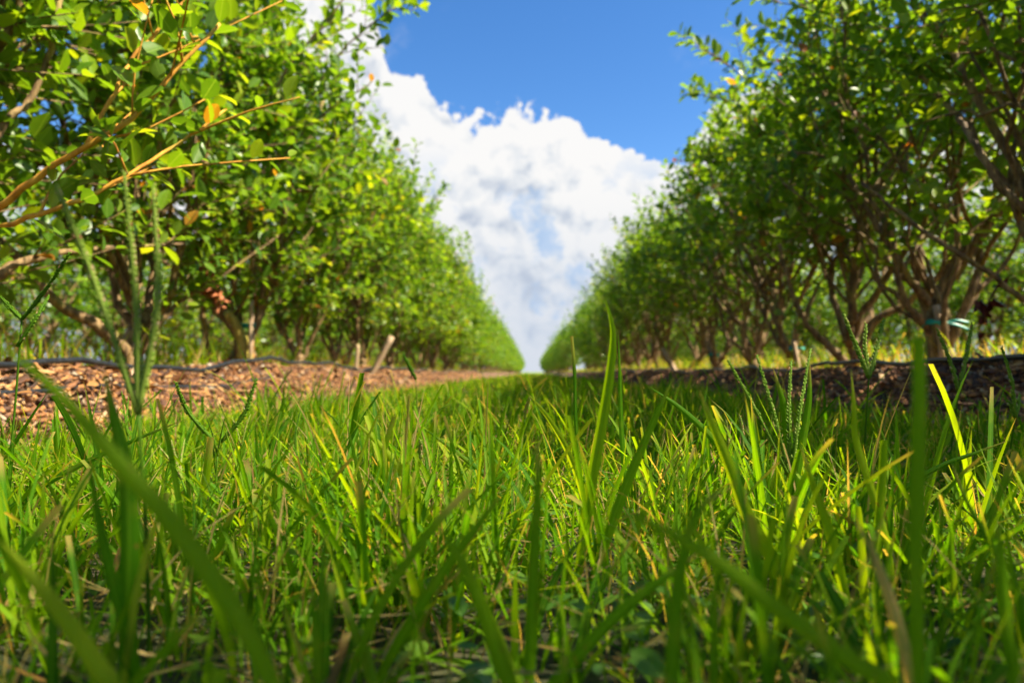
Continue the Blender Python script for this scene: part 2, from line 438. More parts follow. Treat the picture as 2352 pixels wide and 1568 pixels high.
# ------------------------------------------------------------------ grass (stuff)
def blades(rng, bx, by, bz, L, W, lean, curv, az, seg, fold, cut, rnd=None, tw=None):
    n = len(bx)
    tw = rng.normal(0, 0.8, n) if tw is None else tw
    rnd = rng.random(n) if rnd is None else rnd
    ts = np.linspace(0, 1, seg + 1)
    c = np.zeros((n, seg + 1, 3)); c[:, 0] = np.stack([bx, by, bz], -1)
    d = np.stack([np.cos(az), np.sin(az)], -1)
    for k in range(1, seg + 1):
        th = lean + curv * (ts[k] - 0.5 / seg) ** 1.3
        st = (L / seg)
        c[:, k, 0] = c[:, k - 1, 0] + st * np.sin(th) * d[:, 0]
        c[:, k, 1] = c[:, k - 1, 1] + st * np.sin(th) * d[:, 1]
        c[:, k, 2] = c[:, k - 1, 2] + st * np.cos(th)
    prof = np.minimum(1, 0.55 + 1.6 * ts)[None] * np.where(cut[:, None], np.minimum(1, 1.15 - 0.35 * ts[None] ** 4), (1 - ts[None] ** 2.6)) + 0.02
    ang = az[:, None] + math.pi / 2 + tw[:, None] * (0.4 + 0.6 * ts[None])
    wv = np.stack([np.cos(ang), np.sin(ang), np.zeros_like(ang)], -1) * (0.5 * W[:, None] * prof)[..., None]
    nrm = np.stack([-d[:, 0], -d[:, 1], np.full(n, 0.3)], -1)[:, None] * (0.16 * W[:, None] * prof)[..., None]
    if fold:
        V = np.stack([c - wv, c - nrm, c + wv], 2); m = 3; s = [-1, 0, 1]
    else:
        V = np.stack([c - wv, c + wv], 2); m = 2; s = [-0.6, 0.6]
    row = np.arange(seg)[:, None] * m + np.arange(m - 1)[None]
    F = np.stack([row, row + 1, row + m + 1, row + m], -1).reshape(-1, 4)
    Q = (np.arange(n)[:, None, None] * ((seg + 1) * m) + F[None]).reshape(-1, 4)
    A = dict(rnd=np.repeat(rnd, (seg + 1) * m), t=np.tile(np.repeat(ts, m), n), s=np.tile(np.array(s * (seg + 1), float), n))
    return V.reshape(-1, 3), Q, A

def tufts(rng, x0, x1, y0, y1, dens, per, hmean, wmean, seg, fold, acc, frust=True, power=1.0, spread=0.008, deadp=0.10, keep=None, thin=False, dark=0.0):
    nt = int((x1 - x0) * (y1 - y0) * dens / per)
    tx = rng.uniform(x0, x1, nt); ty = y0 + (y1 - y0) * rng.random(nt) ** power
    if frust:
        ok = (np.abs(tx) < 0.95 * np.maximum(ty, 0) + 0.35); tx, ty = tx[ok], ty[ok]
    if keep is not None:
        ok = keep(tx, ty, rng); tx, ty = tx[ok], ty[ok]
    nt = len(tx)
    big = rng.lognormal(0, 0.22, nt)
    # patchy height: taller clumps and lower carpet
    patch = 0.84 + 0.26 * np.sin(5.1 * tx + 2.2 * ty + 1.0) * np.sin(4.3 * ty - 3.1 * tx)
    k = np.maximum(2, rng.poisson(per, nt))
    idx = np.repeat(np.arange(nt), k); n = len(idx)
    az = rng.uniform(0, 2 * math.pi, n); rad = np.abs(rng.normal(0, spread, n))
    bx = tx[idx] + np.cos(az) * rad; by = ty[idx] + np.sin(az) * rad
    edge = 1 - 0.45 * np.clip((np.abs(tx[idx] - 0.05) - 0.5) / 0.4, 0, 1) * (keep is not None)
    L = hmean * big[idx] * patch[idx] * edge * rng.uniform(0.45, 1.25, n)
    W = wmean * rng.uniform(0.45, 1.25, n) * np.sqrt(big[idx])
    lean = np.abs(rng.normal(0.12, 0.40, n)); curv = np.abs(rng.normal(0.25, 0.55, n))
    flat = rng.random(n) < 0.10; lean[flat] = rng.uniform(0.8, 1.3, flat.sum())
    rnd = rng.random(n) * (0.90 - 0.0); hue = rng.normal(0, 0.12, nt)[idx]
    rnd = np.clip(rnd * 0.75 + 0.1 - dark + hue, 0.0, 0.899)
    dead = rng.random(n) < deadp; rnd[dead] = rng.uniform(0.91, 1.0, dead.sum()); W[dead] *= 0.42
    # nothing of the random lawn may stand right against the lens
    near = np.hypot(bx, by); ok = near > 0.17
    if thin: ok &= rng.random(nt)[idx] < np.clip((near - .10) / .34, .35, 1)
    lim = np.clip(0.038 + 0.20 * (near - 0.12), 0.03, 1.0); L = np.minimum(L, np.maximum(lim, 0.02) * rng.uniform(0.8, 1.6, n))
    a = blades(rng, bx[ok], by[ok], np.full(ok.sum(), -0.003), L[ok], W[ok], lean[ok], curv[ok], az[ok], seg, fold, rng.random(ok.sum()) < 0.3, rnd[ok])
    acc.add(a[0], a[1], **a[2])

def edgekeep(tx, ty, rng):
    """ragged edge of the turf against the two beds"""
    l = -0.76 + 0.05 * np.sin(7 * ty) + 0.04 * np.sin(17 * ty + 1); r = 0.88 + 0.05 * np.sin(6 * ty + 2) + 0.04 * np.sin(15 * ty)
    ok = (tx > l) & (tx < r)
    fade = (tx > l - 0.15) & (tx < r + 0.15) & (rng.random(len(tx)) < 0.22)
    return ok | fade

rng = np.random.default_rng(11)
acc = Acc()
tufts(rng, -1.0, 1.05, 0.10, 1.4, 6600, 7, 0.104, 0.0038, 7, True, acc, keep=edgekeep, deadp=0.13, thin=True)
tufts(rng, -1.0, 1.05, 0.15, 1.4, 9500, 5, 0.050, 0.0030, 4, False, acc, keep=edgekeep, deadp=0.22, dark=.14)  # short blades coloured darker to stand for the shade down in the turf
tufts(rng, -1.0, 1.05, 1.4, 3.6, 8000, 6, 0.078, 0.0045, 5, False, acc, keep=edgekeep)
tufts(rng, -1.0, 1.05, 3.6, 9.0, 3600, 5, 0.078, 0.0075, 3, False, acc, keep=edgekeep)
tufts(rng, -1.0, 1.05, 9.0, 30.0, 900, 4, 0.085, 0.016, 2, False, acc, keep=edgekeep)
tufts(rng, -0.9, 0.95, 30.0, 90.0, 160, 3, 0.085, 0.04, 2, False, acc, frust=False)
tufts(rng, -1.0, 1.05, -0.8, 0.10, 2500, 5, 0.07, 0.006, 4, False, acc, frust=False)
o = obj('grass', acc.mesh('grass'), M_GRASS)
tag(o, 'green turf with many dry blades filling the aisle between the shrub rows', 'grass', kind='stuff')
acc = Acc()
for xa, xb in ((-3.55, -2.0), (2.05, 3.6), (-6.4, -4.9), (4.95, 6.5)):
    tufts(rng, xa, xb, 0.3, 25, 520, 5, 0.14, 0.012, 3, False, acc, frust=False, power=1.5, deadp=0.2)
o = obj('grass', acc.mesh('far_grass'), M_GRASS)
tag(o, 'grass strips seen beneath the shrubs in the neighbouring aisles', 'grass', kind='stuff')
# weeds along the crest of the beds, under the shrubs
acc = Acc()
for x0 in (XL, XR):
    sg = -np.sign(x0)
    nt = 3500
    ty = 1.0 + 40 * rng.random(nt) ** 1.3 ; tx = x0 - sg * rng.uniform(-0.05, 0.5, nt)
    k = 5; idx = np.repeat(np.arange(nt), k); n = len(idx); az = rng.uniform(0, 6.28, n)
    zz = bed_z(tx - x0, ty, x0)
    a = blades(rng, tx[idx] + rng.normal(0, .02, n), ty[idx] + rng.normal(0, .02, n), zz[idx] - 0.01, rng.uniform(.04, .19, n), rng.uniform(.003, .008, n),
               np.abs(rng.normal(.2, .3, n)), np.abs(rng.normal(.4, .5, n)), az, 3, False, rng.random(n) < .2, np.where(rng.random(n) < .35, rng.uniform(.91, .97, n), rng.uniform(.4, .89, n)))
    acc.add(a[0], a[1], **a[2])
o = obj('bed_weeds', acc.mesh('bed_weeds'), M_GRASS)
tag(o, 'thin yellowing weeds sprouting on the mulch beds under the shrubs', 'weeds', kind='stuff')

# ------------------------------------------------------------------ leaves
TN = dict(V=np.array([[0, 0, 0], [.16, -.27, .04], [.16, 0, -.02], [.16, .27, .04], [.42, -.48, .05], [.42, 0, -.04], [.42, .48, .05], [.72, -.40, .01], [.72, 0, -.07], [.72, .40, .01],
                       [.90, -.19, -.05], [.90, 0, -.10], [.90, .19, -.05], [1, 0, -.14]]),
          Q=np.array([[1, 4, 5, 2], [2, 5, 6, 3], [4, 7, 8, 5], [5, 8, 9, 6], [7, 10, 11, 8], [8, 11, 12, 9]]), T=np.array([[0, 1, 2], [0, 2, 3], [10, 13, 11], [11, 13, 12]]),
          s=np.array([0, -1, 0, 1, -1, 0, 1, -1, 0, 1, -1, 0, 1, 0.]))
TM = dict(V=np.array([[0, 0, 0], [.28, -.40, .05], [.28, 0, -.04], [.28, .40, .05], [.66, -.42, .02], [.66, 0, -.07], [.66, .42, .02], [1, 0, -.12]]),
          Q=np.array([[1, 4, 5, 2], [2, 5, 6, 3]]), T=np.array([[0, 1, 2], [0, 2, 3], [4, 7, 5], [5, 7, 6]]), s=np.array([0, -1, 0, 1, -1, 0, 1, 0.]))
TF = dict(V=np.array([[0, 0, 0], [.5, -.45, .03], [1, 0, -.05], [.5, .45, .03]]), Q=np.array([[0, 1, 2, 3]]), T=None, s=np.array([.5, .5, .5, .5]))
def leaves(acc, pos, ax, nr, L, W, rnd, tpl):
    ax = ax / (np.linalg.norm(ax, axis=1)[:, None] + 1e-9)
    nr = nr - ax * (nr * ax).sum(1)[:, None]; nr = nr / (np.linalg.norm(nr, axis=1)[:, None] + 1e-9)
    sd = np.cross(nr, ax)
    tv = tpl['V']; k = len(tv); n = len(pos)
    V = pos[:, None] + tv[None, :, 0:1] * (ax * L[:, None])[:, None] + tv[None, :, 1:2] * (sd * W[:, None])[:, None] + tv[None, :, 2:3] * (nr * L[:, None])[:, None]
    off = np.arange(n)[:, None, None] * k
    Q = (off + tpl['Q'][None]).reshape(-1, 4)
    T = (off + tpl['T'][None]).reshape(-1, 3) if tpl['T'] is not None else None
    acc.add(V.reshape(-1, 3), Q, T, rnd=np.repeat(rnd, k), s=np.tile(tpl['s'], n))

def shoot_leaves(acc, rng, path, n, L0, tpl, t0=0.3, hue=0.0, spread=0.8):
    t = np.linspace(t0, 1.0, n) + rng.normal(0, 0.01, n); t = np.clip(t, 0, 0.999)
    m = len(path) - 1; f = t * m; i = f.astype(int); fr = (f - i)[:, None]
    pos = path[i] * (1 - fr) + path[i + 1] * fr
    tg = path[i + 1] - path[i]; tg /= np.linalg.norm(tg, axis=1)[:, None] + 1e-9
    ph = np.arange(n) * 2.4 + rng.uniform(0, 6.28)
    rv = rng.normal(0, 1, 3); a = np.cross(tg, rv); a /= np.linalg.norm(a, axis=1)[:, None] + 1e-9; b = np.cross(tg, a)
    rad = np.cos(ph)[:, None] * a + np.sin(ph)[:, None] * b
    ax = tg * 0.55 + rad * spread + np.array([0, 0, 0.12])
    nr = tg * 0.5 + np.array([0, 0, 0.9]) + rng.normal(0, 0.45, (n, 3))
    L = L0 * rng.uniform(0.5, 1.28, n)
    r = np.clip(rng.random(n) * 0.72 + 0.1 + hue, 0, 0.965)
    odd = rng.random(n) < 0.010; r[odd] = rng.uniform(0.975, 1.0, odd.sum())
    leaves(acc, pos + rad * 0.004, ax, nr, L, L * rng.uniform(0.48, 0.66, n), r, tpl)

def bushmesh(seed, nshoot, tpl, L0, rx=0.62, ry=0.60, zc=1.00, rz=0.79, nl=12, tubes=True, stemk=6, sides=7, low=0.27):
    rng = np.random.default_rng(seed)
    st = Acc(); lf = Acc()
    nodes = []; 
    fork = np.array([rng.normal(0, .02), rng.normal(0, .02), rng.uniform(0.10, 0.20)])
    tr = smooth_path([(0, 0, -0.06), (rng.normal(0, .01), rng.normal(0, .01), 0.05), fork], 7)
    tube(st, tr, np.linspace(0.042, 0.028, 7), sides + 2, rng.random(), rng)
    a0 = rng.uniform(0, 6.28)
    secs = []
    for k in range(stemk):
        a = a0 + k * 2 * math.pi / stemk + rng.normal(0, .3)
        r = rng.uniform(.45, .85)
        tgt = np.array([math.cos(a) * rx * r, math.sin(a) * ry * r, rng.uniform(.85, 1.35)])
        mid1 = fork + np.array([math.cos(a) * .10, math.sin(a) * .10, rng.uniform(.08, .2)]) + rng.normal(0, .02, 3)
        mid2 = fork * .4 + tgt * .55 + rng.normal(0, .06, 3)
        pth = smooth_path([fork - [0, 0, .05], mid1, mid2, tgt], 12)
        pth[2:-1] += rng.normal(0, .010, (9, 3))
        tube(st, pth, np.linspace(.0175, .006, 12) * rng.uniform(.75, 1.15), sides, rng.random(), rng)
        nodes.append(pth[4:]); secs.append(pth)
    for pth in secs:
        for j in range(5):
            i = rng.integers(3, 11); p0 = pth[i]
            a = rng.uniform(0, 6.28); r = rng.uniform(.5, .95)
            tgt = np.array([math.cos(a) * rx * r, math.sin(a) * ry * r, rng.uniform(.75, 1.65)])
            tgt = p0 + (tgt - p0) * min(1, .6 / (np.linalg.norm(tgt - p0) + 1e-6))
            q = smooth_path([p0, p0 * .6 + tgt * .4 + rng.normal(0, .04, 3), tgt], 8)
            q[2:-1] += rng.normal(0, .008, (5, 3))
            tube(st, q, np.linspace(.0095, .004, 8), max(4, sides - 2), rng.random())
            nodes.append(q[2:])
    N = np.vstack(nodes)
    for k in range(nshoot):
        d = rng.normal(0, 1, 3); d /= np.linalg.norm(d)
        rr = rng.random() ** 0.42
        if rng.random() < 0.11 and d[2] > -0.1: rr = rng.uniform(1.02, 1.28)
        tz = rz if d[2] > 0 else rz * 0.93
        tgt = np.array([d[0] * rx * rr, d[1] * ry * rr, zc + d[2] * tz * rr])
        if tgt[2] < low: tgt[2] = low + rng.random() * .2
        dist = np.linalg.norm(N - tgt, axis=1) + 0.6 * np.maximum(0, N[:, 2] - tgt[2] + 0.02)
        p0 = N[np.argmin(dist)] if rng.random() < .75 else N[rng.choice(np.argsort(dist)[:14])]
        ln = np.linalg.norm(tgt - p0)
        if ln < 0.07: tgt = tgt + np.array([rng.normal(0, .05), rng.normal(0, .05), .10]); ln = np.linalg.norm(tgt - p0)
        mid = (p0 + tgt) / 2 + rng.normal(0, .03, 3) * ln + np.array([0, 0, -.04 * ln])
        q = smooth_path([p0, mid, tgt], 5)
        if tubes: tube(st, q, np.linspace(.0028, .0012, 5), 3, rng.random(), cap=False)
        shoot_leaves(lf, rng, q, max(6, int(nl * min(1.5, ln / .22))), L0, tpl, max(.05, 1 - .30 / ln), rng.normal(0, .10))
    return st.mesh('stems_mesh', True), lf.mesh('crown_mesh')

def make_bush(seed, **k):
    s, l = bushmesh(seed, **k)
    r = empty('blueberry_bush')
    obj('trunk', s, M_BARK, r); obj('crown', l, M_LEAF, r)
    return r

near = [make_bush(100 + i, nshoot=560, tpl=TM, L0=0.055) for i in range(6)]
airy = [make_bush(200 + i, nshoot=360, tpl=TM, L0=0.056, low=.36, zc=1.06, rz=.74) for i in range(4)]
far = [make_bush(300 + i, nshoot=300, tpl=TF, L0=0.068, nl=10, low=0.08, zc=.95, rz=.86, tubes=False, sides=5) for i in range(5)]
used = set()
def place(kind, i, x, y, rz, sx, sz, label, group=None):
    src = {'n': near, 'a': airy, 'f': far}[kind][i % 4 if kind == 'a' else i]
    if id(src) in used: b = copy_thing(src)
    else: b = src; used.add(id(src))
    b.location = (x, y, 0.125); b.rotation_euler = (0, 0, rz); b.scale = (sx, sx, sz)
    tag(b, label, 'shrub', group)
    return b

rr = random.Random(5)
G1 = 'blueberry bushes in the row left of the aisle'; G2 = 'blueberry bushes in the row right of the aisle'
ln = [(0.60, 0, 1.0, 'leafy blueberry bush at the left edge behind the nearest grass, mostly out of the frame'),
      (1.45, 1, 1.02, 'sunlit blueberry bush with long orange shoots reaching over the left edge'),
      (2.30, 2, 1.0, 'blueberry bush behind the tall blurred seed spikes, with a pale leaning limb'),
      (3.15, 3, 1.02, 'bright blueberry bush with yellow stained trunk tied by teal tape on the left'),
      (3.97, 4, .98, 'blueberry bush with dark dense stems next beyond the teal taped one'),
      (4.80, 5, 1.0, 'blueberry bush rising behind the pale slanting prop stick')]
LB = []
for y, i, s, lab in ln: LB.append(place('n', i, XL, y, rr.uniform(-.3, .3), s, s, lab, G1))
rn = [(0.95, 3, 1.0, 'dark shaded blueberry bush at the right edge, nearest on that side'),
      (1.70, 5, 1.0, 'shaded blueberry bush with arching bare limbs in the upper right corner'),
      (2.44, 0, 1.0, 'blueberry bush on the right whose trunk wears a bright teal tape'),
      (3.07, 2, .98, 'blueberry bush with a wide V of bare limbs left of the taped trunk'),
      (3.75, 1, 1.0, 'blueberry bush with a dark many stemmed trunk, third from the right edge'),
      (4.50, 4, 1.0, 'blueberry bush with small pale stake, fourth from the right edge')]
RB = []
for y, i, s, lab in rn: RB.append(place('a', i, XR, y, math.pi + rr.uniform(-.3, .3), s, s, lab, G2))
for y_ in (-0.3, -1.1,):
    place('a', rr.randrange(4), XR, y_, math.pi + rr.uniform(-.3, .3), 1.0, 1.0, 'blueberry bush of the right row standing beside the photographer, outside the view', G2)
place('n', 4, XL, -0.25, .2, 1.0, 1.0, 'blueberry bush of the left row standing beside the photographer, outside the view', G1)
y = 5.6; k = 0
while y < 12:
    place('n', rr.randrange(6), XL + rr.uniform(-.04, .04), y, rr.choice((0, math.pi)) + rr.uniform(-.4, .4), rr.uniform(.94, 1.05), rr.uniform(.88, 1.09),
          'sunlit blueberry bush in the middle distance of the left row', G1)
    place('a', rr.randrange(4), XR + rr.uniform(-.04, .04), y - .3, rr.choice((0, math.pi)) + rr.uniform(-.4, .4), rr.uniform(.92, 1.03), rr.uniform(.88, 1.09),
          'shaded blueberry bush in the middle distance of the right row', G2)
    y += 0.82
while y < ROW_END:
    place('f', rr.randrange(5), XL + rr.uniform(-.05, .05), y, rr.choice((0, math.pi)) + rr.uniform(-.4, .4), rr.uniform(.95, 1.06), rr.uniform(.86, 1.10),
          'small distant blueberry bush in the left row near the vanishing point', G1)
    if not 18.5 < y < 24: place('f', rr.randrange(5), XR + rr.uniform(-.05, .05), y - .3, rr.choice((0, math.pi)) + rr.uniform(-.4, .4), rr.uniform(.92, 1.03), rr.uniform(.86, 1.10),
          'small distant blueberry bush in the right row near the vanishing point', G2)
    y += 0.82 + 0.006 * (y - 12)
for x0, side, g3 in ((X2L, 'left', 'bushes of the next row to the left'), (X2R, 'right', 'bushes of the next row to the right')):
    y = 0.9
    while y < 52:
        place('f', rr.randrange(5), x0 + rr.uniform(-.05, .05), y, rr.uniform(0, 6.28), rr.uniform(1.0, 1.1), rr.uniform(.93, 1.06),
              'blueberry bush of the next row glimpsed under the %s crowns' % side, g3)
        y += 0.95 + .02 * max(0, y - 10)
for x0, side, g3 in ((X3L, 'left', 'bushes of the third row to the left'), (X3R, 'right', 'bushes of the third row to the right')):
    y = 1.5
    while y < 45:
        place('f', rr.randrange(5), x0, y, rr.uniform(0, 6.28), 1.2, rr.uniform(.93, 1.06),
              'blueberry bush two rows back, barely seen through the %s row' % side, g3)
        y += 1.25 + .03 * max(0, y - 10)

# ------------------------------------------------------------------ hand-placed limbs on the nearest bushes
def limb(parent, pts, r0, r1, mat=M_BARK, name='branch', nleaf=0, L0=0.055, seed=1, t0=.1, sides=8, twigs=0):
    rng = np.random.default_rng(seed)
    pth = smooth_path(pts, 22); pth[1:-1] += rng.normal(0, .0016, (20, 3))
    a = Acc(); r0 *= .78; r1 *= .8
    tube(a, pth, np.linspace(r0, r1, 22), sides, rng.random(), rng)
    lf = Acc(); have = False
    if nleaf: shoot_leaves(lf, rng, pth, nleaf, L0, TN, t0); have = True
    for k in range(twigs):
        i = rng.integers(4, 21); p0 = pth[i]; d = rng.normal(0, 1, 3); d[2] = abs(d[2]) * .6; d /= np.linalg.norm(d)
        d = d * .7 + (pth[21] - pth[0]) / np.linalg.norm(pth[21] - pth[0]) * .6
        q = smooth_path([p0, p0 + d * .08 + rng.normal(0, .01, 3), p0 + d * rng.uniform(.14, .24)], 5)
        tube(a, q, np.linspace(.0022, .001, 5), 4, rng.random()); shoot_leaves(lf, rng, q, rng.integers(7, 13), L0, TN, .2, rng.normal(.06, .1)); have = True
    o = obj(name, a.mesh(name + '_mesh', True), mat); parentk(o, parent)
    if have:
        l = obj('leaves', lf.mesh('leaves_mesh'), M_LEAF); l.parent = o
    return o
def parentk(o, p):
    """parent while keeping the world coordinates baked in the mesh"""
    M = Matrix.LocRotScale(p.location, p.rotation_euler, p.scale)
    o.parent = p; o.matrix_parent_inverse = M.inverted()

B = LB[1]
limb(B, [(XL, 1.4, .3), P(-60, 520, 1.0), P(100, 400, .95), P(290, 280, .95), P(390, 180, .97), P(505, 55, 1.0)], .0075, .0032, M_SHOOT, 'orange_shoot', 10, .040, seed=2, t0=.35, twigs=5)
limb(B, [P(200, 335, .95), P(235, 262, .96), P(285, 170, .98), P(330, 105, 1.0), P(430, 0, 1.03)], .0042, .0028, M_SHOOT, 'orange_shoot', 7, .040, seed=3, twigs=4)
limb(B, [P(-160, 560, .95), P(0, 520, .93), P(140, 475, .93), P(280, 410, .95), P(400, 335, 1.0), P(520, 250, 1.05)], .0055, .0022, M_SHOOT, 'orange_shoot', 10, .040, seed=4, t0=.2, twigs=6)
limb(B, [P(-200, 640, 1.3), P(0, 300, 1.35), P(70, 230, 1.38), P(115, 120, 1.4), P(150, -60, 1.45)], .010, .007, M_BARK, 'branch', 0, seed=5)
limb(B, [(XL, 1.45, .25), P(-40, 650, 1.45), P(60, 600, 1.5), P(200, 575, 1.6), P(420, 560, 1.8)], .020, .004, M_BARK, 'branch', 0, seed=6, twigs=9)
B = LB[2]
limb(B, [P(305, 850, 2.25), P(285, 800, 2.22), P(215, 740, 2.15), P(130, 695, 2.05), P(50, 600, 1.95), P(-40, 520, 1.9)], .030, .014, M_BARK, 'branch', 0, seed=7)
limb(B, [P(300, 850, 2.3), P(350, 760, 2.3), P(420, 690, 2.35), P(500, 640, 2.45), P(640, 540, 2.6)], .022, .003, M_BARK, 'branch', 8, .05, seed=8, t0=.6, twigs=8)
limb(B, [P(700, 250, 2.7), P(760, 150, 2.7), P(830, 75, 2.7), P(900, 25, 2.75), P(955, -15, 2.8)], .006, .002, M_BARK, 'leafy_branch', 18, .055, seed=9, t0=.15, twigs=9)
limb(B, [P(600, 260, 2.6), P(680, 130, 2.6), P(760, 40, 2.6), P(820, -60, 2.6)], .007, .003, M_BARK, 'leafy_branch', 16, .055, seed=19, twigs=10)
limb(B, [P(620, 400, 2.6), P(700, 300, 2.6), P(780, 235, 2.6), P(850, 195, 2.65)], .006, .002, M_BARK, 'leafy_branch', 16, .05, seed=20, twigs=6)
B = LB[3]
limb(B, [P(560, 862, 3.1), P(500, 850, 3.1), P(475, 790, 3.08), P(465, 700, 3.05), P(480, 620, 3.05)], .022, .014, M_BARK, 'branch', 0, seed=10)
limb(B, [P(565, 850, 3.12), P(560, 790, 3.1), P(520, 730, 3.05), P(490, 660, 3.0), P(520, 560, 3.0), P(560, 480, 3.0)], .030, .009, M_BARK, 'branch', 0, seed=11, twigs=3)
limb(B, [P(556, 875, 3.05), P(558, 845, 3.05), P(560, 800, 3.05), P(545, 750, 3.03), P(520, 715, 3.0)], .042, .022, M_LICHEN, 'yellow_stem', 0, seed=31)
limb(B, [P(575, 850, 3.12), P(580, 760, 3.12), P(590, 680, 3.12)], .018, .012, M_SHOOT, 'yellow_stem', 0, seed=12)
# right side
B = RB[2]
limb(B, [P(2140, 840, 2.42), P(2135, 760, 2.42), P(2150, 690, 2.42), P(2190, 600, 2.42), P(2240, 520, 2.45)], .022, .014, M_BARK, 'branch', 0, seed=13)
limb(B, [P(2138, 700, 2.42), P(2075, 620, 2.40), P(2040, 560, 2.40), P(1990, 480, 2.4), P(1950, 400, 2.45)], .022, .009, M_BARK, 'branch', 0, seed=14, twigs=3)
limb(B, [P(2190, 640, 2.4), P(2240, 560, 2.35), P(2300, 480, 2.3), P(2352, 420, 2.25), P(2420, 330, 2.2)], .024, .012, M_BARK, 'branch', 0, seed=15)
B = RB[3]
limb(B, [P(1955, 845, 3.05), P(1900, 790, 3.05), P(1850, 740, 3.05), P(1815, 660, 3.05), P(1790, 560, 3.05)], .026, .010, M_BARK, 'branch', 0, seed=16, twigs=3)
limb(B, [P(1955, 845, 3.05), P(2010, 740, 2.95), P(2090, 690, 2.9), P(2170, 610, 2.8), P(2210, 440, 2.75)], .024, .012, M_BARK, 'branch', 0, seed=17, twigs=3)
B = RB[1]
limb(B, [P(2352, 690, 1.75), P(2260, 620, 1.75), P(2180, 570, 1.75), P(2080, 500, 1.8), P(1980, 420, 1.85)], .010, .006, M_BARK, 'branch', 0, seed=18, twigs=3)
limb(B, [P(2400, 520, 1.6), P(2300, 430, 1.62), P(2240, 330, 1.65), P(2200, 270, 1.7)], .012, .008, M_BARK, 'branch', 0, seed=21)
limb(RB[2], [P(2050, 130, 2.5), P(1960, 60, 2.5), P(1860, 20, 2.5), P(1770, 5, 2.5)], .005, .002, M_BARK, 'leafy_branch', 16, .052, seed=22, twigs=8)
limb(RB[3], [P(1900, 330, 2.9), P(1800, 240, 2.9), P(1700, 170, 2.9), P(1630, 120, 2.9)], .005, .002, M_BARK, 'leafy_branch', 16, .052, seed=23, twigs=8)
limb(RB[4], [P(1760, 330, 3.5), P(1680, 240, 3.5), P(1620, 220, 3.5), P(1570, 215, 3.5)], .005, .002, M_BARK, 'leafy_branch', 14, .052, seed=24, twigs=5)

# ------------------------------------------------------------------ drip hoses
def hose(x0, dxo, r, y1, seed, label, zoff=0.0):
    rng = np.random.default_rng(seed)
    ys = np.concatenate([np.arange(-1.5, 9, .12), np.arange(9, y1, .8)])
    dx = dxo + 0.02 * np.sin(1.3 * ys + seed) + 0.012 * np.sin(3.1 * ys)
    z = bed_z(dx, ys, x0) + r * .9 + zoff + 0.006 * np.sin(2.1 * ys + seed)
    a = Acc(); tube(a, np.stack([x0 + dx, ys, z], -1), r, 8, .5)
    # every hose carries small emitters
    for yy in np.arange(.6, 8, .6):
        j = np.argmin(abs(ys - yy)); c = np.array([x0 + dx[j], ys[j], z[j] + r * .8])
        tube(a, [c, c + [0, 0, .006]], .005, 6, .3)
    o = obj('drip_hose', a.mesh('drip_hose', True), M_HOSE); tag(o, label, 'hose', 'black drip hoses along the beds')
hose(XL, 0.30, .0078, ROW_END, 1, 'black drip hose along the crest of the left mulch bed', .022)
hose(XR, -0.30, .0078, ROW_END, 2, 'black drip hose along the crest of the right mulch bed', .020)
def polyhose(pts, r, label):
    p = smooth_path(pts, 40); a = Acc(); tube(a, p, r, 8, .5)
    o = obj('drip_hose', a.mesh('drip_hose', True), M_HOSE); tag(o, label, 'hose', 'black drip hoses along the beds')
def on_bed(x, y, x0, dz): return (x, y, float(bed_z(np.array(x - x0), np.array(y), x0)) + dz)
polyhose([on_bed(-0.99, y, XL, .006) if k % 2 else on_bed(-1.0, y, XL, .004) for k, y in enumerate(np.linspace(.9, 2.6, 9))], .006, 'thin grey-black hose half way down the left mulch slope')

# ------------------------------------------------------------------ stakes, prop sticks, tape
def stick(px, py0, px1, py1, Y, r, label, name='wooden_stake', mat=M_WOOD, sq=True):
    a = Acc(); p0 = P(px, py0, Y); p1 = P(px1, py1, Y); p0.z = min(p0.z, 0.10)
    q = smooth_path([p0, (p0 + p1) / 2 + Vector((.003, 0, 0)), p1], 8)
    tube(a, q, np.linspace(r, r * .9, 8), 4 if sq else 8, .5, np.random.default_rng(int(px)))
    o = obj(name, a.mesh(name), mat); tag(o, label, 'stake' if name == 'wooden_stake' else 'stick', 'stakes and props in the shrub rows')
stick(574, 860, 578, 690, 3.02, .014, 'pale upright stake beside the yellow trunk tied with teal tape')
stick(848, 858, 900, 772, 4.4, .022, 'long pale prop stick slanting to the right in the left row', 'prop_stick')
stick(815, 858, 822, 790, 4.6, .015, 'short reddish upright stake left of the slanting prop stick')
stick(2168, 842, 2150, 700, 2.38, .012, 'thin pale stake behind the bright teal tape on the right')
stick(1838, 850, 1822, 780, 3.6, .011, 'short pale stake leaning on the many stemmed right trunk')
stick(1560, 856, 1520, 800, 5.6, .016, 'short prop stick leaning left under the dark right row', 'prop_stick')
stick(60, 815, 110, 770, 2.3, .020, 'cut pale log end lying at the left edge above the hose', 'prop_stick')
#stick(930, 858, 965, 815, 5.4, .018, 'small yellowish prop stick far along the left row', 'prop_stick')

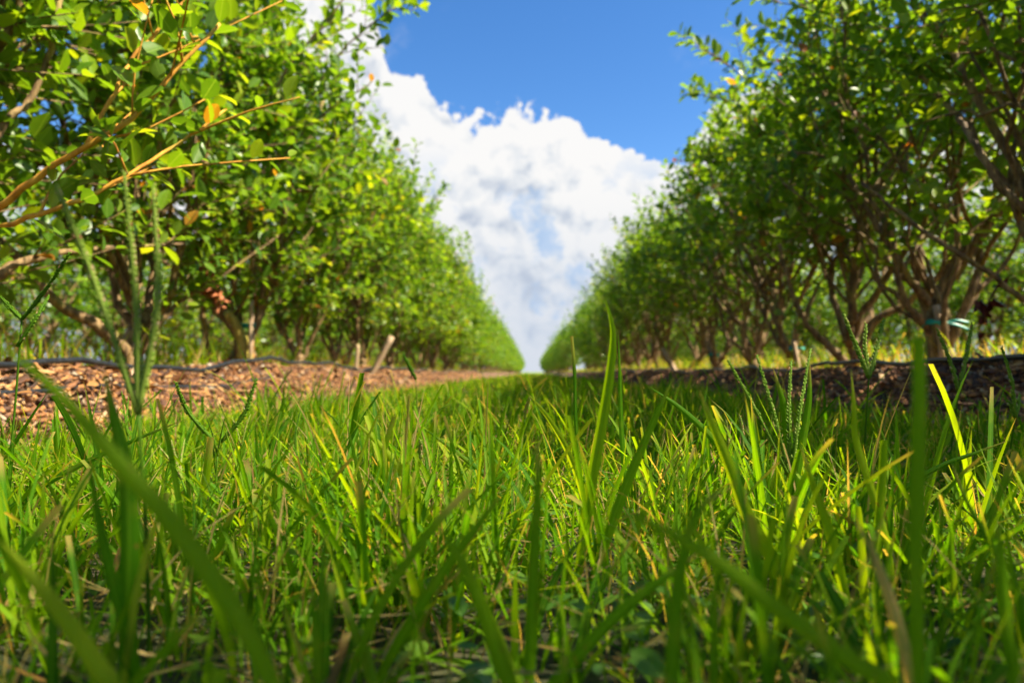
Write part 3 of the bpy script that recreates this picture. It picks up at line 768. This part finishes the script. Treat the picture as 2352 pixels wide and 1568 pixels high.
def tape(c, rx, rz, label, seed, tail=True):
    rng = np.random.default_rng(seed)
    a = Acc(); n = 20; th = np.linspace(0, 2 * math.pi, n)
    ring = np.stack([c[0] + rx * np.cos(th), c[1] + rx * np.sin(th), c[2] + .004 * np.sin(2 * th)], -1)
    h = rz * (1 + .25 * np.sin(5 * th + 1)); V = np.concatenate([ring - np.stack([0 * h, 0 * h, h], -1), ring + np.stack([0 * h, 0 * h, h], -1),
        (ring - c) * [.9, .9, 1] + c + np.stack([0 * h, 0 * h, h], -1), (ring - c) * [.9, .9, 1] + c - np.stack([0 * h, 0 * h, h], -1)])
    i = np.arange(n - 1)
    Q = np.vstack([np.stack([i + k * n, i + 1 + k * n, i + 1 + ((k + 1) % 4) * n, i + ((k + 1) % 4) * n], -1) for k in range(4)])
    a.add(V, Q, rnd=.5)
    if tail:
        for s in (1, -1):
            p = smooth_path([Vector(c) + Vector((rx * .8, -rx * .7, 0)), Vector(c) + Vector((rx * .8 + .03, -rx * .9, .008 * s)), Vector(c) + Vector((rx + .06, -rx, -.012 + .012 * s))], 7)
            w = np.array([0, 0, rz * .6]); V = np.concatenate([p - w, p + w, p + w + [0, .0012, 0], p - w + [0, .0012, 0]]); i = np.arange(6)
            Q = np.vstack([np.stack([i + k * 7, i + 1 + k * 7, i + 1 + ((k + 1) % 4) * 7, i + ((k + 1) % 4) * 7], -1) for k in range(4)])
            a.add(V, Q, rnd=.5)
    o = obj('teal_tape', a.mesh('teal_tape', True), M_TAPE); tag(o, label, 'tape', 'teal tapes tied round the shrubs')
tape(P(2145, 743, 2.40), .036, .008, 'bright teal tape tied round the nearest right hand trunk', 1)
tape(P(567, 747, 3.07), .038, .009, 'teal tape tied round the yellow stained trunk and its pale stake', 2, False)
tape(P(1830, 800, 3.68), .040, .008, 'small teal tape low on the dark many stemmed trunk', 3, False)
tape(P(1640, 815, 5.3), .04, .012, 'small distant teal tape among the dark right trunks', 4, False)

# dead leaves hanging in the shrubs
def dead_bunch(name, pts, n, L, mat, label, seed):
    rng = np.random.default_rng(seed); a = Acc()
    q = smooth_path(pts, 14)
    tube(a, q, np.linspace(.003, .0015, 14), 5, .5)
    i = rng.integers(1, 14, n)
    pos = q[i] + rng.normal(0, .016, (n, 3))
    tv = dict(TN); tv['V'] = TN['V'] * [1, 1, 4.5]
    leaves(a, pos, rng.normal(0, 1, (n, 3)) + [0, 0, -.7], rng.normal(0, 1, (n, 3)), L * rng.uniform(.6, 1.2, n), L * rng.uniform(.35, .6, n), rng.random(n), tv)
    a.A = {'rnd': [np.zeros(a.n)]}
    o = obj(name, a.mesh(name), mat); tag(o, label, 'dead leaves')
dead_bunch('dead_leaves', [P(468, 470, 2.6), P(478, 560, 2.6), P(486, 640, 2.6), P(505, 680, 2.6)], 60, .045, M_DEAD, 'curled rusty brown dead leaves hanging on the left above the yellow trunk', 1)
dead_bunch('dead_leaves', [P(2300, 640, 1.9), P(2260, 720, 1.9), P(2275, 760, 1.9)], 11, .036, M_DEADRED, 'dark red dead leaves hanging near the right edge', 2)

# ------------------------------------------------------------------ ground cover of broad leaves between the blades
def cover():
    rng = np.random.default_rng(21); a = Acc(); n = 9000
    x = rng.uniform(-.95, 1.0, n); y = .2 + 1.9 * rng.random(n)
    pat = np.sin(6 * x + 1.0) * np.sin(5 * y + 2 * x) + .4 * np.sin(13 * x + 9 * y)
    ok = pat > rng.uniform(-.7, .7, n); x, y = x[ok], y[ok]; n = len(x)
    az = rng.uniform(0, 6.28, n)
    ax = np.stack([np.cos(az), np.sin(az), rng.uniform(-.1, .6, n)], -1)
    nr = np.stack([rng.normal(0, .3, n), rng.normal(0, .3, n), np.ones(n)], -1)
    L = rng.uniform(.007, .018, n)
    leaves(a, np.stack([x, y, rng.uniform(.002, .028, n)], -1), ax, nr, L, L * rng.uniform(.45, .75, n), rng.random(n) * .97, TN)
    o = obj('ground_cover', a.mesh('ground_cover'), M_COVER)
    tag(o, 'low broad leaved weeds carpeting the soil between the grass blades', 'weeds', kind='stuff')
cover()
def litter():
    rng = np.random.default_rng(22); a = Acc(); n = 7000
    x = rng.uniform(-.95, 1.0, n); y = .15 + 1.8 * rng.random(n)
    b = blades(rng, x, y, rng.uniform(.001, .03, n), rng.uniform(.02, .07, n), rng.uniform(.0010, .0030, n), rng.uniform(1.2, 1.6, n), rng.normal(0, .4, n), rng.uniform(0, 6.28, n), 4, False,
               rng.random(n) < .3, rng.uniform(.91, 1, n))
    a.add(b[0], b[1], **b[2])
    o = obj('dry_thatch', a.mesh('dry_thatch'), M_GRASS); tag(o, 'dry straw and clippings lying low between the grass blades', 'thatch', kind='stuff')
litter()

def fallen(x0, label, seed):
    rng = np.random.default_rng(seed); a = Acc(); n = 2600
    y = .4 + 9 * rng.random(n) ** 1.4; dx = -np.sign(x0) * (rng.random(n) * 1.1 * BED_W - .15)
    z = bed_z(dx, y, x0) + rng.uniform(.002, .012, n)
    L = rng.uniform(.018, .045, n)
    leaves(a, np.stack([x0 + dx, y, z], -1), np.stack([rng.normal(0, 1, n), rng.normal(0, 1, n), rng.normal(0, .3, n)], -1), rng.normal(0, .5, (n, 3)) + [0, 0, 1], L, L * rng.uniform(.3, .6, n), rng.random(n), TN)
    # thin twigs and prunings
    for k in range(140):
        yy = .6 + 7 * rng.random() ** 1.4; dd = -np.sign(x0) * (rng.random() * BED_W); zz = float(bed_z(np.array(dd), np.array(yy), x0)) + .008
        th = rng.uniform(0, 6.28); l = rng.uniform(.03, .12); c = np.array([x0 + dd, yy, zz]); d = np.array([math.cos(th), math.sin(th), rng.normal(0, .12)]) * l
        q = smooth_path([c - d, c + rng.normal(0, .006, 3), c + d], 5); tube(a, q, rng.uniform(.0012, .0035), 5, rng.uniform(.3, 1)); a.A.pop('t', None)
        a.A['s'].append(np.zeros(len(a.V[-1])))
    o = obj('leaf_litter', a.mesh('leaf_litter'), M_CHIP); tag(o, label, 'litter', kind='stuff')
fallen(XL, 'dry fallen leaves and thin twigs littering the mulch left of the grass', 5)
fallen(XR, 'dry fallen leaves and thin twigs littering the mulch right of the grass', 6)

# ------------------------------------------------------------------ single blades that stand out
def blade(pts, Y, w0, label, hue=.45, tipcut=False, dy=0.0, tw=0.25, wm=None, group='single grass blades that stand out'):
    """pts: view points from tip to base; w0 width in view px at its broadest; leans dy metres towards the lens at the tip"""
    n = len(pts)
    Ys = [Y - dy * (1 - k / (n - 1)) for k in range(n)]
    q = [P(a, b, yy) for (a, b), yy in zip(pts, Ys)][::-1]
    if q[0].z > 0.0:
        d = (q[0] - q[1]); d.z = min(d.z, -.02); s = min(q[0].z / -d.z, 3.0)
        e = q[0] + d * s * .8; e.z = -0.003; q = [e] + q
    pth = smooth_path(q, 26); m = 26
    ts = np.linspace(0, 1, m)
    W = w0 / FPX * Y
    prof = np.minimum(1, .5 + 1.5 * ts) * ((1 - .25 * ts ** 3) if tipcut else (1 - ts ** 3.2)) + .02
    tg = np.gradient(pth, axis=0); tg /= np.linalg.norm(tg, axis=1)[:, None]
    # broad side turned towards the aisle, slightly twisted
    view = np.array([math.sin(tw), -math.cos(tw), .15])
    side = np.cross(tg, view); side /= np.linalg.norm(side, axis=1)[:, None]
    nr = np.cross(side, tg)
    ang = .5 * tw * ts
    side = side * np.cos(ang)[:, None] + nr * np.sin(ang)[:, None]
    h = (.5 * W * prof)[:, None]
    V = np.stack([pth - side * h, pth - side * h * .5 + nr * h * .22, pth + nr * h * .34, pth + side * h * .5 + nr * h * .22, pth + side * h], 1).reshape(-1, 3)
    row = np.arange(m - 1)[:, None] * 5 + np.arange(4)[None]
    Q = np.stack([row, row + 1, row + 6, row + 5], -1).reshape(-1, 4)
    me = new_mesh('grass_blade', V, Q, attrs={'rnd': np.full(len(V), hue), 't': np.repeat(ts, 5), 's': np.tile([-1, -.5, 0, .5, 1.], m)}, smooth=True)
    o = obj('grass_blade', me, M_GRASS); tag(o, label, 'grass blade', group)
    return o

BL = [
 ([(1390, 685), (1408, 760), (1402, 850), (1385, 960), (1360, 1100), (1330, 1300), (1290, 1500)], .42, 27, 'tallest bright blade rising above the horizon right of the centre', .62),
 ([(1313, 772), (1320, 860), (1322, 960), (1332, 1080), (1340, 1200)], .62, 9, 'thin dark cut stalk left of the tallest centre blade', .1, True),
 ([(1420, 760), (1424, 880), (1428, 1000), (1440, 1150), (1450, 1300)], .58, 14, 'dark upright blade just right of the tallest centre blade', .2),
 ([(1545, 870), (1500, 970), (1440, 1110), (1385, 1260), (1330, 1420)], .42, 24, 'blade slanting up right from the centre clump to a yellow tip', .5),
 ([(1490, 888), (1560, 935), (1640, 1010), (1720, 1110), (1800, 1230), (1850, 1340)], .56, 20, 'straight green blade falling right from just above the turf', .3),
 ([(1605, 893), (1635, 970), (1680, 1080), (1720, 1190), (1790, 1310), (1860, 1460)], .36, 32, 'blade with a sun bleached whitish tip right of centre', .80),
 ([(2108, 775), (2112, 900), (2110, 1050), (2104, 1250), (2108, 1480), (2112, 1600)], .20, 42, 'broad blurred upright blade with cut tip at the right', .55, True),
 ([(-20, 775), (130, 900), (290, 1080), (410, 1220), (530, 1390), (640, 1600)], .17, 50, 'wide blurred blade crossing the lower left diagonally', .62),
 ([(238, 845), (262, 960), (290, 1080), (298, 1250), (292, 1420)], .25, 44, 'blurred upright dark blade with brown tip at the left', .15),
 ([(810, 962), (880, 1030), (950, 1120), (1000, 1240), (1030, 1380)], .48, 22, 'yellow green blade arching left of the centre', .86),
 ([(972, 982), (1050, 1040), (1140, 1110), (1240, 1190), (1310, 1290)], .62, 15, 'dark green blade sloping down towards the centre clump', .2),
 ([(1068, 935), (1110, 1020), (1180, 1120), (1250, 1230), (1290, 1330)], .66, 12, 'narrow blade leaning left in front of the turf centre', .4),
 ([(1208, 900), (1260, 960), (1310, 1050), (1350, 1180), (1370, 1330)], .52, 16, 'blade with an orange tip leaning left beside the centre clump', .84),
 ([(1775, 842), (1800, 930), (1812, 1020), (1828, 1150), (1840, 1290)], .52, 24, 'broad upright blade with white tip among the right seed spikes', .4),
 ([(1860, 830), (1858, 920), (1842, 1020), (1824, 1130), (1815, 1280)], .52, 24, 'broad green blade with withered brown tip right of the seed spikes', .35),
 ([(1955, 848), (1962, 940), (1966, 1010), (2000, 1120), (2040, 1260), (2060, 1430)], .40, 22, 'yellowing blade standing before the right three fingered seed head', .82),
 ([(1395, 1165), (1520, 1215), (1650, 1290), (1790, 1400), (1960, 1520), (2060, 1600)], .20, 42, 'thick blurred blade crossing the lower right diagonally', .62),
 ([(1960, 1185), (2000, 1260), (2040, 1360), (2075, 1480), (2100, 1600)], .24, 28, 'brownish blurred blade rising at the lower right', .96),
 ([(2188, 1068), (2220, 1150), (2270, 1240), (2330, 1360), (2370, 1480)], .34, 18, 'dark narrow blade with grey tip leaning left at the right', .1),
 ([(1620, 1260), (1520, 1330), (1430, 1400), (1340, 1490), (1250, 1600)], .26, 34, 'curved blade spreading right from the bottom centre', .35),
 ([(1165, 1115), (1110, 1190), (1040, 1280), (960, 1400), (880, 1540)], .28, 26, 'olive blurred blade leaning right at the bottom centre', .5),
 ([(1000, 1200), (1060, 1290), (1110, 1400), (1150, 1520), (1180, 1600)], .24, 40, 'olive blurred blade leaning left at the bottom centre', .6),
 ([(1232, 1000), (1235, 1120), (1228, 1260), (1222, 1420), (1215, 1560)], .27, 30, 'soft upright blurred blade left of the centre clump', .45),
 ([(427, 962), (310, 1010), (180, 1070), (60, 1140), (-40, 1220)], .50, 16, 'long dark blade sloping up to the right at the left edge', .15),
 ([(112, 897), (70, 960), (25, 1030), (-40, 1110)], .55, 12, 'green blade sloping up at the far left edge before the mulch', .3),
 ([(484, 1003), (474, 1090), (462, 1170), (450, 1280), (445, 1370)], .52, 20, 'pale sunlit upright blade below the left seed head', .72, True),
 ([(555, 1060), (530, 1140), (500, 1220), (470, 1330)], .52, 16, 'bright sunlit blade leaning right of the pale upright one', .66),
 ([(0, 1240), (70, 1320), (150, 1420), (230, 1540), (260, 1600)], .20, 46, 'brown tipped blurred blade at the lower left corner', .88),
 ([(370, 1160), (340, 1260), (310, 1380), (290, 1520)], .24, 26, 'blurred blade with an orange dried tip at the lower left', .9),
 ([(205, 1050), (225, 1180), (255, 1320), (300, 1480)], .24, 34, 'soft green blurred blade standing at the lower left', .25),
 ([(1700, 1100), (1600, 1180), (1560, 1330), (1545, 1500), (1540, 1600)], .22, 34, 'green blurred blade rising at the bottom right of centre', .4),
 ([(2290, 1180), (2300, 1290), (2310, 1420), (2330, 1560)], .24, 36, 'bright blurred blade at the lower right edge', .5),
 ([(1838, 1020), (1870, 1120), (1905, 1220), (1935, 1340), (1960, 1470)], .36, 24, 'bright yellow green blade catching sun at the right', .76),
 ([(2030, 1010), (2026, 1100), (2015, 1220), (2000, 1350)], .40, 20, 'short bright blade with frayed cut tip at the right', .66, True),
 ([(2320, 1010), (2240, 1040), (2160, 1070), (2080, 1120), (2010, 1190)], .50, 13, 'grey green blade lying across the turf at the right edge', .05),
 ([(640, 1058), (672, 1110), (705, 1165), (730, 1215)], .52, 10, 'grey green spike-like blade leaning left in the left turf', .02),
]
for b in BL:
    pts_, Y_, w_, lab_, hue_ = b[:5]
    blade(pts_, Y_, w_, lab_, hue_ if hue_ < .9 else hue_, tipcut=len(b) > 5, dy=.02 * Y_, tw=random.Random(int(pts_[0][0])).uniform(-.6, .6))

# ------------------------------------------------------------------ seed heads (finger spikes)
M_SEED, t_ = material('seed_spike')
r_ = attr(t_, 'rnd')
c_ = t_.ramp(r_, [(0, (0.045, 0.13, 0.006)), (.5, (0.12, 0.24, 0.012)), (.85, (0.30, 0.38, 0.07)), (.93, (.45, .36, .2)), (1, (0.30, 0.17, 0.07))])
finish(t_, leafy(t_, c_, t_.n('ShaderNodeVectorMath', {0: c_, 1: (1.8, 1.7, 1)}, operation='MULTIPLY').outputs[0], .55, .38, .12))

def spike_mesh(path, width, rng, tone=.3):
    a = Acc(); n = len(path)
    L = np.linalg.norm(np.diff(path, axis=0), axis=1).sum()
    tube(a, path, np.linspace(width * .30, width * .12, n), 5, tone)
    tg = np.gradient(path, axis=0); tg /= np.linalg.norm(tg, axis=1)[:, None]
    ref = np.array([.2, -1, .1]); sd = np.cross(tg, ref); sd /= np.linalg.norm(sd, axis=1)[:, None]; nr = np.cross(sd, tg)
    k = max(12, int(L / (width * .26)))
    for j in range(k):
        f = (j + .5) / k; i = min(int(f * (n - 1)), n - 2); fr = f * (n - 1) - i
        c = path[i] * (1 - fr) + path[i + 1] * fr; s = 1 if j % 2 else -1
        w = width * (1 - .45 * f ** 3) * rng.uniform(.85, 1.15) * min(1, .6 + f * 4)
        ax = tg[i] * 1.0 + sd[i] * s * .26 + rng.normal(0, .07, 3); ax /= np.linalg.norm(ax)
        b = np.cross(ax, nr[i]); b /= np.linalg.norm(b); c2 = np.cross(ax, b)
        # pointed, overlapping scale: an elongated octahedron-like solid with six-sided waist
        ln = w * .85; th = np.arange(6) * math.pi / 3
        ctr = c + sd[i] * s * w * .12
        ring = ctr + ax * ln * .42 + (np.cos(th)[:, None] * b * w * .21 + np.sin(th)[:, None] * c2 * w * .17)
        V = np.vstack([ctr, ring, ctr + ax * ln]); jj = np.arange(6); kk = (jj + 1) % 6
        T = np.vstack([np.stack([np.zeros(6, int), kk + 1, jj + 1], -1), np.stack([jj + 1, kk + 1, np.full(6, 7)], -1)])
        a.add(V, None, T, rnd=np.clip(tone + rng.normal(0, .14) + (.55 if rng.random() < .05 else 0) + np.array([0] + [.0] * 6 + [.18]), 0, 1), t=f)
    return a.mesh('spike_mesh', False)

def seed_head(junc, tips, Y, wpx, label, seed, base=None, bend=0.0, tone=.3, group='finger-like seed heads standing above the turf', starts=None, mids=None):
    rng = np.random.default_rng(seed)
    J = P(*junc, Y)
    B0 = P(*(base or (junc[0], junc[1] + 200)), Y * 1.0); B0 = Vector((B0.x, Y * 1.02, 0.0))
    root = empty('seed_stalk', B0)
    st = smooth_path([(0, 0, -.003), (J - B0) * .5 + Vector((bend * .01, .002, 0)), J - B0], 10)
    a = Acc(); tube(a, st, np.linspace(.0011, .0008, 10) * (1 if Y > .35 else .9), 6, .2)
    obj('stalk', a.mesh('stalk_mesh', True), M_SEED, root)
    for i, tp in enumerate(tips):
        s = P(*(starts[i] if starts and starts[i] else junc), Y)
        tip = P(*tp, Y * (1 + .02 * (i - 1)))
        if mids and mids[i]: mid = P(*mids[i], Y)
        else: mid = (s + tip) / 2 + (tip - s).cross(Vector((0, 1, 0))) * rng.uniform(-.05, .05)
        pth = smooth_path([s - B0, mid - B0, tip - B0], 14)
        obj('seed_spike', spike_mesh(pth, wpx / FPX * Y, rng, tone), M_SEED, root)
    tag(root, label, 'seed head', group)
    return root

seed_head((1996, 867), [(1937, 720), (1989, 744), (2030, 734)], .75, 17, 'sharp three fingered seed head standing tall before the right mulch', 1, base=(1996, 1060), tone=.62)
seed_head((2202, 898), [(2152, 755), (2233, 744)], .80, 16, 'two fingered V shaped seed head nearest the right edge hose', 2, base=(2195, 1060), tone=.62)
seed_head((2332, 958), [(2301, 798), (2304, 906), (2343, 906)], .72, 15, 'ripening yellow seed head at the very right edge', 3, tone=.55)
seed_head((487, 1008), [(403, 878), (589, 870)], .66, 15, 'two fingered seed head spread wide above the left turf', 4, starts=[None, (508, 1015)], mids=[(432, 945), (560, 950)])
seed_head((50, 733), [(160, 581), (0, 681), (112, 679)], .60, 15, 'tall seed head against the shrubs at the left edge', 5, base=(-10, 960), starts=[None, None, (39, 795)], mids=[(105, 665), None, (85, 725)])
seed_head((318, 950), [(128, 425), (285, 395), (352, 428)], .30, 24, 'large blurred seed head with three tall fingers at the left', 6, base=(330, 1400), mids=[(215, 640), (312, 690), (362, 690)], tone=.7)
seed_head((1815, 1098), [(1672, 827), (1738, 815), (1817, 830), (1862, 802)], .50, 15, 'four fingered seed head fanning out behind the right blades', 7, mids=[(1745, 960), (1780, 960), (1812, 960), (1835, 960)], base=(1830, 1300), tone=.55)
seed_head((745, 1190), [(788, 1076)], .48, 17, 'single dark thick seed spike leaning right in the left turf', 8, base=(700, 1330), tone=.02)
seed_head((722, 1190), [(640, 1060)], .5, 14, 'pale grey green seed spike leaning left in the left turf', 9, base=(760, 1300), tone=.7)
seed_head((972, 1085), [(966, 1010)], .62, 14, 'short whitish seed spike upright left of the centre', 10, tone=.8)
seed_head((1704, 1040), [(1700, 955)], .62, 13, 'pale plump seed spike upright right of the centre', 11, tone=.8)
seed_head((1672, 1040), [(1668, 965), (1680, 970), (1657, 990)], .62, 9, 'small yellow branching seed head beside the pale plump spike', 12, tone=.85)
seed_head((1205, 960), [(1218, 912)], .8, 12, 'tiny yellow seed spike just below the horizon at the centre', 13, tone=.85)
seed_head((1560, 1150), [(1482, 1065)], .55, 11, 'dark narrow seed spike leaning left beneath the centre right blades', 14, tone=.1)
seed_head((990, 1180), [(1003, 1085)], .5, 12, 'brown withered seed spike left of the centre', 15, tone=.97)
seed_head((955, 870), [(925, 812)], 1.1, 12, 'small dark seed spike before the left mulch', 16, tone=.05)

# small repeats among the turf
protos = []
for k in range(4):
    rng = np.random.default_rng(70 + k)
    root = empty('seed_stalk'); a = Acc(); H = .085
    tube(a, smooth_path([(0, 0, -.003), (.004, .0, H * .5), (.0, 0, H)], 7), .0009, 5, .2); obj('stalk', a.mesh('stalk_mesh', True), M_SEED, root)
    for j in range([1, 2, 3, 2][k]):
        th = j * 2.3 + k; dx, dy = math.cos(th) * .014, math.sin(th) * .010
        pth = smooth_path([(0, 0, H), (dx * .6, dy * .6, H + .022), (dx * 1.6, dy * 1.5, H + .044)], 10)
        obj('seed_spike', spike_mesh(pth, .0042, rng, [.2, .35, .8, .5][k]), M_SEED, root)
    protos.append(root)
rg = random.Random(9); usedp = set()
for k in range(64):
    src = protos[k % 4]
    o = src if k % 4 not in usedp and not usedp.add(k % 4) else copy_thing(src)
    y = .5 + 2.6 * rg.random() ** 1.3; x = rg.uniform(-min(.78, .75 * y), min(.86, .75 * y))
    s = rg.uniform(.45, .95)
    o.location = (x, y, 0); o.scale = (s * .9, s * .9, s); o.rotation_euler = (rg.gauss(0, .3), rg.gauss(0, .3), rg.uniform(0, 6.28))
    tag(o, 'small green seed stalk half hidden among the turf blades', 'seed head', 'small seed stalks scattered in the turf')
